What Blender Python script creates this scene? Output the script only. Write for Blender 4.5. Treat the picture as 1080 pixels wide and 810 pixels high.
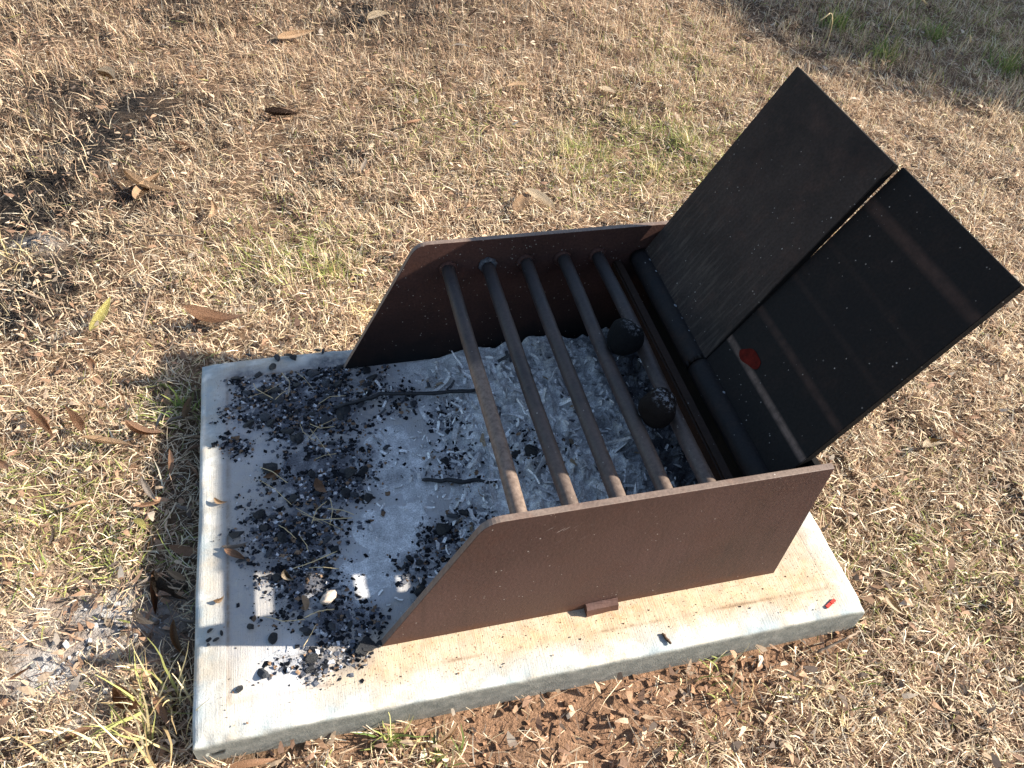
import bpy, bmesh, math, random
import numpy as np
from mathutils import Vector, Matrix, noise as mnoise

random.seed(7); RNG = np.random.default_rng(7)
SC = bpy.context.scene; COL = SC.collection
for o in list(bpy.data.objects): bpy.data.objects.remove(o)

# ------------------------------------------------------------------ camera
CP = np.array([0.2479, -0.5264, 1.0936]); AZ, EL, RO, FPX = 0.3084, -0.8116, 0.1026, 859.6
_f = np.array([math.cos(EL)*math.sin(AZ), math.cos(EL)*math.cos(AZ), math.sin(EL)])
_r = np.cross(_f, [0, 0, 1]); _r /= np.linalg.norm(_r); _u = np.cross(_r, _f)
CR = math.cos(RO)*_r + math.sin(RO)*_u; CU = -math.sin(RO)*_r + math.cos(RO)*_u; CF = _f
cam = bpy.data.cameras.new('camera'); cam.sensor_width = 36; cam.lens = FPX/1080*36
cam.clip_start = 0.02; cam.clip_end = 1000
cob = bpy.data.objects.new('camera', cam); COL.objects.link(cob)
cob.matrix_world = Matrix(((CR[0], CU[0], -CF[0], CP[0]), (CR[1], CU[1], -CF[1], CP[1]),
                           (CR[2], CU[2], -CF[2], CP[2]), (0, 0, 0, 1)))
SC.camera = cob

# ------------------------------------------------------------------ light
SUND = Vector((-1.77, 0.262, -1.0)).normalized()
w = bpy.data.worlds.new('World'); SC.world = w; w.use_nodes = True
nt = w.node_tree; bg = nt.nodes['Background']
sky = nt.nodes.new('ShaderNodeTexSky'); sky.sky_type = 'NISHITA'; sky.sun_disc = False
sky.sun_elevation = math.radians(29.2); sky.sun_rotation = math.radians(98.4)
nt.links.new(sky.outputs[0], bg.inputs[0]); bg.inputs[1].default_value = 0.088
sl = bpy.data.lights.new('sun', 'SUN'); sl.energy = 5.0; sl.angle = math.radians(0.5); sl.color = (1.0, 0.93, 0.82)
so = bpy.data.objects.new('sun', sl); COL.objects.link(so)
so.rotation_euler = SUND.to_track_quat('-Z', 'Y').to_euler(); so.location = (6, -2, 5)
SC.view_settings.view_transform = 'Standard'; SC.view_settings.look = 'None'
SC.view_settings.exposure = 1.53; SC.view_settings.gamma = 1
SC.view_settings.use_curve_mapping = False

# ------------------------------------------------------------------ helpers
GZ = -0.056
def ray(u, v):
    return CF + (u-540)/FPX*CR - (v-405)/FPX*CU
def gp(u, v, z=GZ):
    d = ray(u, v); t = (z-CP[2])/d[2]; p = CP+t*d
    return float(p[0]), float(p[1])
def topx(P):
    d = P-CP; z = d@CF
    return 540+FPX*(d@CR)/z, 405-FPX*(d@CU)/z, z

def _h(ix, iy, s):
    n = (ix.astype(np.int64)*374761393 + iy.astype(np.int64)*668265263 + s*982451653) & 0xffffffff
    n = ((n ^ (n >> 13))*1274126177) & 0xffffffff
    n = ((n ^ (n >> 16))*2246822519) & 0xffffffff
    return ((n ^ (n >> 15)) & 0xffffff)/float(0xffffff)
def vn(x, y, sc, s=0):
    x = np.asarray(x, float)/sc; y = np.asarray(y, float)/sc
    ix = np.floor(x); iy = np.floor(y); fx = x-ix; fy = y-iy
    fx = fx*fx*(3-2*fx); fy = fy*fy*(3-2*fy)
    a = _h(ix, iy, s); b = _h(ix+1, iy, s); c = _h(ix, iy+1, s); d = _h(ix+1, iy+1, s)
    return (a*(1-fx)+b*fx)*(1-fy)+(c*(1-fx)+d*fx)*fy
def fbm(x, y, sc, s=0, o=4):
    t = 0; a = 1; n = 0
    for k in range(o):
        t = t+a*vn(x, y, sc, s+k*17); n += a; a *= .5; sc *= .5
    return t/n
def sst(a, b, x):
    t = np.clip((x-a)/(b-a), 0, 1); return t*t*(3-2*t)

def npmesh(name, V, F, m, parent=None, colors=None, smooth=False, masks=None):
    me = bpy.data.meshes.new(name)
    V = np.ascontiguousarray(V, np.float32); F = np.asarray(F, np.int32)
    k = F.shape[1]; nf = len(F)
    me.vertices.add(len(V)); me.vertices.foreach_set('co', V.ravel())
    me.loops.add(nf*k); me.loops.foreach_set('vertex_index', F.ravel())
    me.polygons.add(nf); me.polygons.foreach_set('loop_start', np.arange(nf, dtype=np.int32)*k)
    try: me.polygons.foreach_set('loop_total', np.full(nf, k, np.int32))
    except Exception: pass
    me.polygons.foreach_set('use_smooth', np.full(nf, smooth))
    for an, C in (('col', colors), ('mask', masks)):
        if C is not None:
            a = me.color_attributes.new(an, 'FLOAT_COLOR', 'POINT')
            C = np.asarray(C, np.float32)
            if C.shape[1] == 3: C = np.hstack([C, np.ones((len(C), 1), np.float32)])
            a.data.foreach_set('color', np.ascontiguousarray(C).ravel())
    me.update(calc_edges=True); me.validate()
    me.materials.append(m)
    o = bpy.data.objects.new(name, me); COL.objects.link(o)
    if parent: o.parent = parent
    return o
def bmo(name, bm, m, parent=None, smooth=False):
    me = bpy.data.meshes.new(name)
    bmesh.ops.recalc_face_normals(bm, faces=bm.faces[:])
    for f in bm.faces: f.smooth = smooth
    bm.to_mesh(me); bm.free()
    for q in (m if isinstance(m, (list, tuple)) else [m]): me.materials.append(q)
    o = bpy.data.objects.new(name, me); COL.objects.link(o)
    if parent: o.parent = parent
    return o
def tag(o, label=None, cat=None, group=None, kind=None):
    if label: o['label'] = label
    if cat: o['category'] = cat
    if group: o['group'] = group
    if kind: o['kind'] = kind
    return o

class N:
    """small node builder"""
    def __init__(s, name):
        s.m = bpy.data.materials.new(name); s.m.use_nodes = True
        s.t = s.m.node_tree; s.b = s.t.nodes['Principled BSDF']; s.out = s.t.nodes['Material Output']
    def n(s, ty, **k):
        q = s.t.nodes.new(ty)
        for a, v in k.items(): setattr(q, a, v)
        return q
    def lk(s, a, b): s.t.links.new(a, b)
    def set(s, sock, v):
        if hasattr(v, 'is_linked') or hasattr(v, 'links'): s.lk(v, sock)
        elif isinstance(v, tuple) and len(v) == 3 and sock.type == 'RGBA': sock.default_value = (*v, 1)
        else: sock.default_value = v
    def pos(s, scale=(1, 1, 1)):
        c = s.n('ShaderNodeTexCoord'); mp = s.n('ShaderNodeMapping'); mp.inputs['Scale'].default_value = scale
        s.lk(c.outputs['Object'], mp.inputs[0]); return mp.outputs[0]
    def noise(s, scale, det=4, rough=.55, vec=None, dist=0):
        q = s.n('ShaderNodeTexNoise'); q.inputs['Scale'].default_value = scale
        q.inputs['Detail'].default_value = det; q.inputs['Roughness'].default_value = rough
        q.inputs['Distortion'].default_value = dist
        s.lk(vec if vec is not None else s.pos(), q.inputs['Vector']); return q.outputs[0]
    def vor(s, scale, vec=None, feat='F1'):
        q = s.n('ShaderNodeTexVoronoi', feature=feat); q.inputs['Scale'].default_value = scale
        s.lk(vec if vec is not None else s.pos(), q.inputs['Vector']); return q
    def ramp(s, v, a, b, x=0., y=1.):
        q = s.n('ShaderNodeMapRange'); q.clamp = True
        s.lk(v, q.inputs[0])
        for i, z in enumerate((a, b, x, y)): q.inputs[i+1].default_value = z
        return q.outputs[0]
    def math(s, op, a, b=None, c=None):
        q = s.n('ShaderNodeMath', operation=op)
        for i, z in enumerate((a, b, c)):
            if z is not None: s.set(q.inputs[i], z)
        return q.outputs[0]
    def mix(s, f, a, b, blend='MIX'):
        q = s.n('ShaderNodeMix', data_type='RGBA', blend_type=blend)
        s.set(q.inputs[0], f); s.set(q.inputs[6], a); s.set(q.inputs[7], b); return q.outputs[2]
    def attr(s, name):
        q = s.n('ShaderNodeAttribute'); q.attribute_name = name; return q.outputs['Color']
    def sep(s, c):
        q = s.n('ShaderNodeSeparateColor'); s.lk(c, q.inputs[0]); return q.outputs
    def xyz(s, c):
        q = s.n('ShaderNodeSeparateXYZ'); s.lk(c, q.inputs[0]); return q.outputs
    def bump(s, h, st=.3, d=.01):
        q = s.n('ShaderNodeBump'); q.inputs['Strength'].default_value = st; q.inputs['Distance'].default_value = d
        s.lk(h, q.inputs['Height']); s.lk(q.outputs[0], s.b.inputs['Normal'])
    def fin(s, col, rough=.8, spec=.3, metal=0.):
        s.set(s.b.inputs['Base Color'], col); s.set(s.b.inputs['Roughness'], rough)
        s.b.inputs['Specular IOR Level'].default_value = spec; s.b.inputs['Metallic'].default_value = metal
        return s.m

# ------------------------------------------------------------------ materials
def m_vcol(name, rough=.8, spec=.2, transl=0., var=.25, nscale=300):
    q = N(name); c = q.attr('col')
    v = q.ramp(q.noise(nscale, 2), .3, .7, 1-var, 1+var)
    cc = q.mix(1.0, c, v, 'MULTIPLY')
    q.fin(cc, rough, spec)
    if transl:
        t = q.n('ShaderNodeBsdfTranslucent'); q.lk(cc, t.inputs[0])
        mx = q.n('ShaderNodeMixShader'); mx.inputs[0].default_value = transl
        q.lk(q.b.outputs[0], mx.inputs[1]); q.lk(t.outputs[0], mx.inputs[2]); q.lk(mx.outputs[0], q.out.inputs[0])
    return q.m
def m_flat(name, col, var=.3, rough=.7, spec=.3, nscale=60, bump=.3, transl=0.):
    q = N(name); n = q.noise(nscale, 5, .6)
    a = tuple(c*(1-var) for c in col); b = tuple(min(1, c*(1+var)) for c in col)
    cc = q.mix(q.ramp(n, .3, .7), a, b)
    q.fin(cc, rough, spec)
    if bump: q.bump(n, bump, .003)
    if transl:
        t = q.n('ShaderNodeBsdfTranslucent'); q.lk(cc, t.inputs[0])
        mx = q.n('ShaderNodeMixShader'); mx.inputs[0].default_value = transl
        q.lk(q.b.outputs[0], mx.inputs[1]); q.lk(t.outputs[0], mx.inputs[2]); q.lk(mx.outputs[0], q.out.inputs[0])
    return q.m

def m_soil():
    q = N('soil'); c = q.attr('col')
    n = q.noise(140, 6, .65); n2 = q.noise(25, 4)
    v = q.math('MULTIPLY', q.ramp(n, .25, .75, .55, 1.45), q.ramp(n2, .3, .7, .8, 1.2))
    q.fin(q.mix(1.0, c, v, 'MULTIPLY'), .95, .1); q.bump(n, .9, .008); return q.m

def m_concrete():
    q = N('weathered concrete'); P = q.pos()
    mk = q.sep(q.attr('mask'))      # r rust, g soot, b blue patina
    ash = q.sep(q.attr('col'))[0]
    n1 = q.noise(9, 5, .6, P); n2 = q.noise(60, 5, .65, P); n3 = q.noise(420, 3, .6, P)
    st = q.noise(1, 3, .6, q.pos((420, 14, 1)))                  # broom strokes running across the slab
    base = q.mix(q.ramp(n1, .35, .65), (.37, .325, .255), (.52, .475, .405))
    base = q.mix(q.math('MULTIPLY', q.ramp(q.noise(28, 6, .7, P), .50, .66), .5), base, (.33, .28, .21))
    g = q.n('ShaderNodeNewGeometry'); nz = q.xyz(g.outputs['Normal'])[2]
    st = q.math('ADD', .5, q.math('MULTIPLY', q.math('SUBTRACT', st, .5), q.ramp(nz, .7, .95)))
    base = q.mix(q.ramp(st, .35, .65, 0, .4), base, (.40, .355, .29))
    inn = q.math('SUBTRACT', 1, q.math('MINIMUM', q.math('MULTIPLY', mk[2], 1.6), 1))
    py_ = q.xyz(P)[1]; inn = q.math('MULTIPLY', inn, q.ramp(q.math('ADD', py_, q.math('MULTIPLY', n1, .05)), .0, .06))
    base = q.mix(q.math('MULTIPLY', inn, q.ramp(n2, .25, .65, .35, .95)), base, (.31, .30, .295))
    rust = q.math('MULTIPLY', mk[0], q.ramp(n2, .25, .65, .5, 1.1))
    base = q.mix(q.math('MINIMUM', rust, 1), base, q.mix(q.ramp(q.noise(34, 5, .7, P), .4, .62), (.52, .395, .245), (.42, .27, .145)))
    sp_ = q.vor(300, P); spk = q.math('MULTIPLY', q.math('LESS_THAN', sp_.outputs['Distance'], q.ramp(q.sep(sp_.outputs['Color'])[0], .35, 1, 0, .36)), q.ramp(mk[0], .0, .35, .12, 1))
    base = q.mix(q.math('MULTIPLY', spk, .75), base, (.13, .08, .05))
    blue = q.math('MULTIPLY', mk[2], q.ramp(q.noise(13, 5, .65, P), .42, .58))
    base = q.mix(q.math('MULTIPLY', blue, .8), base, (.30, .36, .38))
    wht = q.math('MULTIPLY', mk[2], q.ramp(q.noise(17, 5, .6, q.pos((1, 1.3, 1))), .5, .62))
    base = q.mix(q.math('MULTIPLY', wht, .7), base, (.68, .66, .60))
    base = q.mix(q.math('MULTIPLY', q.sep(q.attr('col'))[1], q.ramp(n2, .35, .6, .25, 1)), base, (.22, .15, .09))
    base = q.mix(q.math('MULTIPLY', q.ramp(ash, 0, 1), q.ramp(n2, .3, .6, .5, 1)), base, (.50, .50, .51))
    soot = q.math('MINIMUM', q.math('MULTIPLY', mk[1], q.ramp(n2, .3, .65, .2, 1.35)), 1)
    base = q.mix(soot, base, (.085, .088, .10))
    pit = q.ramp(n3, .62, .70)
    base = q.mix(q.math('MULTIPLY', pit, .55), base, (.16, .13, .10))
    # the vertical sides are toned a darker grey green
    side = q.ramp(nz, .75, .35)
    base = q.mix(side, base, q.mix(q.ramp(n2, .35, .65), (.17, .175, .155), (.28, .275, .24)))
    q.fin(base, .88, .2)
    h = q.math('ADD', q.math('MULTIPLY', n3, .5), q.math('ADD', q.math('MULTIPLY', n2, .6), q.math('MULTIPLY', st, .55)))
    q.bump(h, .55, .002); return q.m

def m_steel(name, ca, cb, speck=.0, rust=(.14, .05, .02), rustamt=.3, rough=.6, sc=14, soot=0., sootz=None, spec=.4):
    q = N(name); P = q.pos()
    n1 = q.noise(sc, 6, .62, P); n2 = q.noise(220, 3, .6, P)
    c = q.mix(q.ramp(n1, .3, .7), ca, cb)
    c = q.mix(q.math('MULTIPLY', q.ramp(q.noise(sc*2.3, 6, .7, P), .52, .72), rustamt), c, rust)
    c = q.mix(1.0, c, q.ramp(n2, .3, .7, .78, 1.22), 'MULTIPLY')
    if sootz:
        z = q.math('ADD', q.xyz(P)[2], q.math('MULTIPLY', q.noise(11, 4, .6, P), .14))
        c = q.mix(q.ramp(z, sootz[0], sootz[1], 1, 0), c, (.008, .008, .009))
    if speck:
        v = q.vor(150, P); s = q.math('LESS_THAN', v.outputs['Distance'], q.ramp(q.noise(90, 2, .5, P), .35, .65, .03, .19))
        cs = q.sep(v.outputs['Color'])
        s = q.math('MULTIPLY', q.math('MULTIPLY', s, q.math('LESS_THAN', cs[0], q.math('MULTIPLY', q.ramp(q.noise(7, 4, .7, P), .42, .68, 0, 2.2), speck))), 1)
        c = q.mix(q.math('MULTIPLY', s, q.ramp(cs[1], 0, 1, .25, .9)), c, (.42, .37, .32))
    q.fin(c, q.ramp(n1, .3, .7, rough-.12, rough+.12), spec)
    q.bump(q.math('ADD', n2, q.math('MULTIPLY', n1, .7)), .25, .0012); return q

M = {}
M['soil'] = m_soil(); M['concrete'] = m_concrete()
M['straw'] = m_vcol('straw', .7, .25, .28, .15)
M['litter'] = m_vcol('litter', .75, .2, .18, .15)
M['clod'] = m_vcol('clod', .95, .1, 0, .3)
M['ash'] = m_vcol('ash', .95, .1, 0, .35, 500)
M['coal'] = m_flat('charcoal', (.012, .013, .016), .6, .55, .5, 180, .8)
M['coal2'] = m_flat('ashy charcoal', (.06, .064, .072), .7, .8, .3, 150, .8)
def outer_mat():
    q = m_steel('brown weathered steel', (.046, .023, .019), (.084, .044, .036), .30, (.070, .028, .019), .7, .6, 5, spec=.28)
    b0 = q.b.inputs['Base Color'].links[0].from_socket
    p = q.xyz(q.pos()); x, z = p[0], p[2]
    drip = q.noise(1, 4, .65, q.pos((70, 1, 5)))
    b0 = q.mix(q.math('MULTIPLY', q.ramp(drip, .52, .70), .40), b0, (.033, .019, .016))
    b0 = q.mix(q.math('MULTIPLY', q.ramp(q.noise(3.2, 4, .6), .48, .62), .35), b0, (.105, .056, .044))
    b0 = q.mix(q.math('MULTIPLY', q.ramp(q.math('ADD', z, q.math('MULTIPLY', q.noise(26, 4), .03)), .034, .016), .6), b0, (.11, .045, .022))   # rust line at the foot
    a, b = q.math('ADD', q.math('MULTIPLY', x, .8), q.math('MULTIPLY', z, .6)), q.math('SUBTRACT', q.math('MULTIPLY', z, .8), q.math('MULTIPLY', x, .6))
    cv = q.n('ShaderNodeCombineXYZ'); q.lk(a, cv.inputs[0]); q.lk(b, cv.inputs[1])
    mp = q.n('ShaderNodeMapping'); mp.inputs['Scale'].default_value = (25, 420, 1); q.lk(cv.outputs[0], mp.inputs[0])
    ln = q.ramp(q.noise(1, 2, .5, mp.outputs[0]), .66, .70)
    bx = q.math('MULTIPLY', q.ramp(q.math('ABSOLUTE', q.math('SUBTRACT', x, .508)), .036, .022), q.ramp(q.math('ABSOLUTE', q.math('SUBTRACT', z, .222)), .026, .014))
    b0 = q.mix(q.math('MULTIPLY', q.math('MULTIPLY', ln, bx), .8), b0, (.42, .36, .32))
    q.lk(b0, q.b.inputs['Base Color']); return q.m
M['outer'] = outer_mat()
M['edge'] = m_steel('worn steel edge', (.13, .09, .07), (.19, .14, .11), .05, rough=.55).m
M['inner'] = m_steel('sooty brown steel', (.040, .020, .016), (.074, .034, .026), .5, (.085, .036, .02), .4, .7, 9, sootz=(.08, .22), spec=.15).m
M['black'] = m_steel('black burnt steel', (.005, .005, .005), (.012, .010, .009), .10, (.03, .018, .012), .35, .75, 10, spec=.1).m
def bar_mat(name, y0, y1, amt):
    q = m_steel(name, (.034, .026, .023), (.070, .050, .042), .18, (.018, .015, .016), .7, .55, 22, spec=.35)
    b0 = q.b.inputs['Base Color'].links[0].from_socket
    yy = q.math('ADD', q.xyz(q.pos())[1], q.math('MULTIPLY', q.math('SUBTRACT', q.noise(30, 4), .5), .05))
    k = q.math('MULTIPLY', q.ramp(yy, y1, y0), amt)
    b0 = q.mix(k, b0, q.mix(q.ramp(q.noise(160, 3, .7), .35, .65), (.11, .075, .055), (.20, .145, .112)))  # paler towards the near end: cleaner steel plus a bright reflection painted in
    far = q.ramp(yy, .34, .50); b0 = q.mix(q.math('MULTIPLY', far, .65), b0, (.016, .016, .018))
    q.lk(b0, q.b.inputs['Base Color']); return q.m
M['bar1'] = bar_mat('bar steel with painted sheen', .30, .33, .95); M['bar'] = bar_mat('oxidised bar steel', .03, .24, .6)
M['tube'] = m_steel('sooty tube steel', (.010, .010, .011), (.024, .019, .016), .16, (.040, .024, .016), .5, .68, 16, spec=.18).m
M['brace'] = m_steel('brown sooty brace', (.026, .017, .012), (.042, .026, .019), .12, (.02, .014, .01), .5, .7, 16, spec=.12).m
M['weld2'] = m_flat('greyish weld', (.075, .078, .085), .7, .8, .2, 140, .8)
M['weld'] = m_flat('ash dusted weld', (.22, .22, .22), .7, .8, .2, 140, .8)

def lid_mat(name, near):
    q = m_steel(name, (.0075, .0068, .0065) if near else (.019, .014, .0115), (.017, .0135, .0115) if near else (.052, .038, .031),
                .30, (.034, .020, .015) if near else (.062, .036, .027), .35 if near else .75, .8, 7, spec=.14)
    base = q.b.inputs['Base Color'].links[0].from_socket
    p = q.xyz(q.pos()); s = p[0]; y = p[1]
    if near:
        nz = q.noise(60, 5, .7)
        for s0, sl_, wd, am in ((.057, .010, .0045, 1.0), (.121, .0, .005, .6), (.327, .0, .007, .75), (.19, .0, .004, .16), (.255, .0, .004, .12)):
            d = q.math('ABSOLUTE', q.math('SUBTRACT', s, s0))
            k = q.ramp(d, wd*1.6, wd*.5)
            k = q.math('MULTIPLY', k, q.ramp(nz, .25, .6, .25, 1))
            base = q.mix(q.math('MULTIPLY', k, am), base, (.15, .10, .078) if s0 < .1 else (.062, .036, .027))
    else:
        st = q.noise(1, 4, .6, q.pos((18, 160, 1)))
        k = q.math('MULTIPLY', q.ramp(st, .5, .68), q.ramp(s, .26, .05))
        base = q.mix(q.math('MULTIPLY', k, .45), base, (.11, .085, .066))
    k2 = q.ramp(q.noise(5, 5, .7), .50, .68); base = q.mix(q.math('MULTIPLY', k2, .6), base, (.009, .008, .008))
    q.lk(base, q.b.inputs['Base Color']); return q.m
M['lid_near'] = lid_mat('black hotplate', True); M['lid_far'] = lid_mat('brown black hotplate', False)

# ------------------------------------------------------------------ ground fields
SX0, SX1, SY0, SY1 = 0.012, 0.9905, -0.085, 0.6096
def blobs(lst):
    def f(x, y):
        r = np.zeros(np.shape(x))
        for (u, v, rx, wt) in lst:
            cx, cy = gp(u, v); r = np.maximum(r, wt*np.exp(-((x-cx)**2+(y-cy)**2)/rx**2))
        return r
    return f
BURN = blobs([(40, 300, .13, 1), (30, 210, .16, 1), (140, 125, .2, 1), (70, 110, .2, .9), (75, 165, .14, .9), (130, 210, .08, .8), (20, 330, .07, 1), (400, 10, .3, .75),
              (200, 10, .3, .5), (780, 5, .2, .3), (25, 255, .06, 1), (120, 240, .08, .7), (15, 20, .3, .5), (320, 190, .1, .35), (640, 120, .12, .35), (350, 165, .07, .5)])
ASHY = blobs([(105, 640, .05, 1), (60, 700, .06, .9), (120, 700, .05, .9), (30, 660, .05, .6), (160, 650, .05, .7), (45, 255, .035, .8), (10, 262, .04, .7), (20, 620, .05, .5), (90, 760, .05, .4)])
BARE = blobs([(600, 745, .10, 1), (680, 720, .11, 1), (520, 770, .09, .9), (760, 705, .10, 1), (640, 790, .10, .9), (860, 670, .06, .7), (440, 790, .05, .7), (300, 800, .035, .8), (380, 785, .035, .8), (460, 765, .035, .9), (540, 745, .035, 1), (820, 690, .04, .9), (880, 672, .035, .8), (100, 660, .07, .9), (160, 660, .05, .9), (50, 700, .07, .8), (720, 760, .06, .5)])
GREEN = blobs([(700, 160, .22, .8), (640, 170, .18, .7), (60, 520, .12, .55), (120, 570, .1, .5), (180, 430, .07, .6), (330, 275, .12, .55), (250, 285, .1, .4), (480, 140, .2, .35), (860, 620, .12, .35), (1000, 20, .4, .45), (920, 30, .25, .5), (1040, 60, .3, .4), (760, 720, .06, .4), (300, 250, .12, .4), (740, 70, .25, .3), (1010, 600, .15, .3)])
def gheight(x, y):
    h = GZ + (fbm(x, y, .35, 3, 3)-.5)*.022 + (fbm(x, y, .085, 9, 3)-.5)*.034*np.clip(1-.75*BARE(x, y), 0, 1)
    d = np.maximum(np.maximum(SX0-x, x-SX1), np.maximum(SY0-y, y-SY1))
    h = np.where(d < .06, GZ+(np.minimum(h, GZ+.012)-GZ)*np.clip(d/.06, 0.2, 1)-.006*np.exp(-(d/.03)**2), h)
    h = h - .012*BARE(x, y)*.5
    return np.where(d < -.01, GZ-.03, h)
def gcol(x, y):
    n = fbm(x, y, .25, 21, 4)[:, None]
    c = np.array([.17, .11, .068])*(.5+.8*n) + 0*n
    b = BARE(x, y)[:, None]; red = np.array([.25, .145, .088])
    rx = sst(.0, .25, x)[:, None]
    c = c*(1-b*rx)+red*b*rx
    u = np.clip(BURN(x, y)*1.7*(.1+1.3*fbm(x, y, .1, 31, 4)), 0, 1)[:, None]; c = c*(1-u)+np.array([.022, .019, .017])*u
    a = np.clip(ASHY(x, y)*1.6*(fbm(x, y, .035, 41, 4)), 0, 1)[:, None]; c = c*(1-a)+np.array([.42, .40, .375])*a
    return c

# ground: one sheet, fine round the slab, coarse to the horizon
fx = np.concatenate([-np.geomspace(300, 1.3, 40), np.arange(-1.25, 3.7, .015), np.geomspace(3.75, 300, 40)])
fy = np.concatenate([-np.geomspace(300, 1.0, 40), np.arange(-.95, 3.0, .015), np.geomspace(3.05, 300, 40)])
gx, gy = np.meshgrid(fx, fy); gx = gx.ravel(); gy = gy.ravel()
far = np.maximum(np.abs(gx-1.2), np.abs(gy-1))
gz = np.where(far < 4, gheight(gx, gy), GZ)
gc = np.where((far < 40)[:, None], gcol(gx, gy), np.array([.2, .145, .085]))
nx, ny = len(fx), len(fy); I = np.arange(nx*ny).reshape(ny, nx)
GF = np.stack([I[:-1, :-1], I[:-1, 1:], I[1:, 1:], I[1:, :-1]], -1).reshape(-1, 4)
tag(npmesh('ground', np.stack([gx, gy, gz], 1), GF, M['soil'], colors=gc, smooth=True), kind='structure')

# ------------------------------------------------------------------ slab
COALB = [(330, 430, .10, 1), (285, 425, .07, .95), (340, 500, .085, 1), (310, 560, .075, 1), (320, 610, .06, .9), (262, 400, .035, .8), (350, 390, .05, .95),
         (390, 400, .04, .7), (470, 440, .035, .55), (480, 490, .045, .5), (440, 600, .035, .7), (470, 570, .04, .75), (500, 550, .03, .7), (350, 655, .045, .8),
         (385, 655, .03, .7), (300, 700, .022, .5), (330, 697, .028, .8), (370, 690, .03, .8), (560, 480, .06, .25), (250, 470, .03, .7), (420, 420, .04, .5), (290, 640, .03, .5)]
def coal_d(x, y):
    r = np.zeros(np.shape(x))
    for (u, v, rr, wt) in COALB:
        cx, cy = gp(u, v, 0); r = np.maximum(r, wt*np.exp(-(((x-cx)**2+(y-cy)**2)/rr**2)**1.4))
    for (u, v, rr) in ((397, 612, .020), (275, 640, .018), (274, 628, .012), (395, 620, .012)):
        cx, cy = gp(u, v, 0); r = r*(1-.9*np.exp(-((x-cx)**2+(y-cy)**2)/rr**2))
    return r
ASHB = [(440, 500, .09, .9), (420, 560, .08, .9), (380, 610, .06, .8), (480, 420, .08, 1), (440, 390, .07, .7), (400, 600, .05, .9), (410, 470, .06, .8), (340, 620, .03, .9), (300, 710, .045, 1), (290, 450, .1, .35), (560, 500, .12, 1), (650, 450, .15, 1), (600, 380, .15, 1)]
def ash_d(x, y):
    r = np.zeros(np.shape(x))
    for (u, v, rr, wt) in ASHB:
        cx, cy = gp(u, v, 0); r = np.maximum(r, wt*np.exp(-((x-cx)**2+(y-cy)**2)/rr**2))
    return r
def edge_coords(a, b, st):
    L = b-a
    e = np.array([-.10, -.075, -.05, -.035, -.024, -.018, -.013, -.009, -.006, -.003, -.001, .0006, .0025, .005, .008, .011])
    mid = np.arange(.014, L-.013, st)
    return np.concatenate([e, mid, L-e[::-1]])
su = edge_coords(SX0, SX1, .004); sv = edge_coords(SY0, SY1, .004)
U, Vv = np.meshgrid(su, sv); U = U.ravel(); Vv = Vv.ravel(); LX = SX1-SX0; LY = SY1-SY0
def drop(s, L):
    d = np.minimum(s, L-s)
    R = .011
    top = np.where(d < R, -(R-np.sqrt(np.maximum(0, R*R-(R-np.clip(d, 0, R))**2)))*.7, 0)
    return np.where(d < 0, d-R*.7, top), d
dx_, ddx = drop(U, LX); dy_, ddy = drop(Vv, LY)
X = np.clip(U, 0, LX)+SX0; Y = np.clip(Vv, 0, LY)+SY0
dm = np.minimum(ddx, ddy)
Z = np.minimum(dx_, dy_)
brd = .047+.004*(fbm(X, Y, .15, 5, 2)-.5)
Z = Z - np.where(dm > 0, .0022*sst(.050, .0, dm), .0022)
Z = Z - .0014*np.exp(-((dm-brd)/.0022)**2) - .0008*np.exp(-((dm-brd-.008)/.002)**2)
wob = (fbm(X, Y, .12, 6, 4)-.5)*.003
Xo = X + np.where(ddx < .003, wob*np.where(U < LX/2, 1, -1), 0); Yo = Y+np.where(ddy < .003, wob*np.where(Vv < LY/2, 1, -1), 0)
Z = Z + np.where(dm > -.005, (fbm(X, Y, .02, 8, 4)-.5)*.0012, 0)
wv_ = (fbm(X, Y, .045, 27, 4)-.52)*.012*sst(.016, .0, dm)*(dm > -.03)
Z = Z - np.maximum(0, wv_)
chip = np.exp(-(((X-.985)/.012)**2+((Y+.080)/.012)**2))*.006 + np.exp(-(((X-.030)/.035)**2+((Y+.083)/.012)**2))*.008 + np.exp(-(((X-.10)/.02)**2+((Y+.083)/.007)**2))*.006 + np.exp(-(((X-.02)/.012)**2+((Y-.605)/.014)**2))*.005
Z = Z - np.where(dm > -.02, chip*(.4+fbm(X, Y, .01, 77, 3)), 0)
near_pl = np.exp(-np.maximum(0, -.005-Y)/.035)*sst(-.12, .02, Y+.0)*sst(.2, .34, X)*(Y < .01)
rear = sst(.80, .88, X)*(.85-.5*sst(.92, .985, X))
front = np.exp(-((Y+.02)/.05)**2)*sst(.05, .3, X)*.55
rust = np.clip(np.maximum(np.maximum(near_pl*1.4, rear*1.1), front*1.8), 0, 1)*np.clip(.35+1.0*fbm(X, Y, .05, 12, 4), 0, 1.1)*(1-.75*sst(.035, .012, dm))
blue = np.clip(1.15-dm/.042, 0, 1)
groove = np.clip(np.exp(-((dm-brd)/.0022)**2)*1.2, 0, 1)*sst(.36, .60, fbm(X, Y, .06, 19, 4))*(dm > 0)
soot = np.clip(coal_d(X, Y)*1.6-.15, 0, 1)*(.35+.9*fbm(X, Y, .025, 14, 4))
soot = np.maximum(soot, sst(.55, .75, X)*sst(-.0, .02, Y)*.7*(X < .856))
ashm = np.clip(ash_d(X, Y)*1.3*(.4+fbm(X, Y, .04, 15, 4)), 0, 1)
nx, ny = len(su), len(sv); I = np.arange(nx*ny).reshape(ny, nx)
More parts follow.
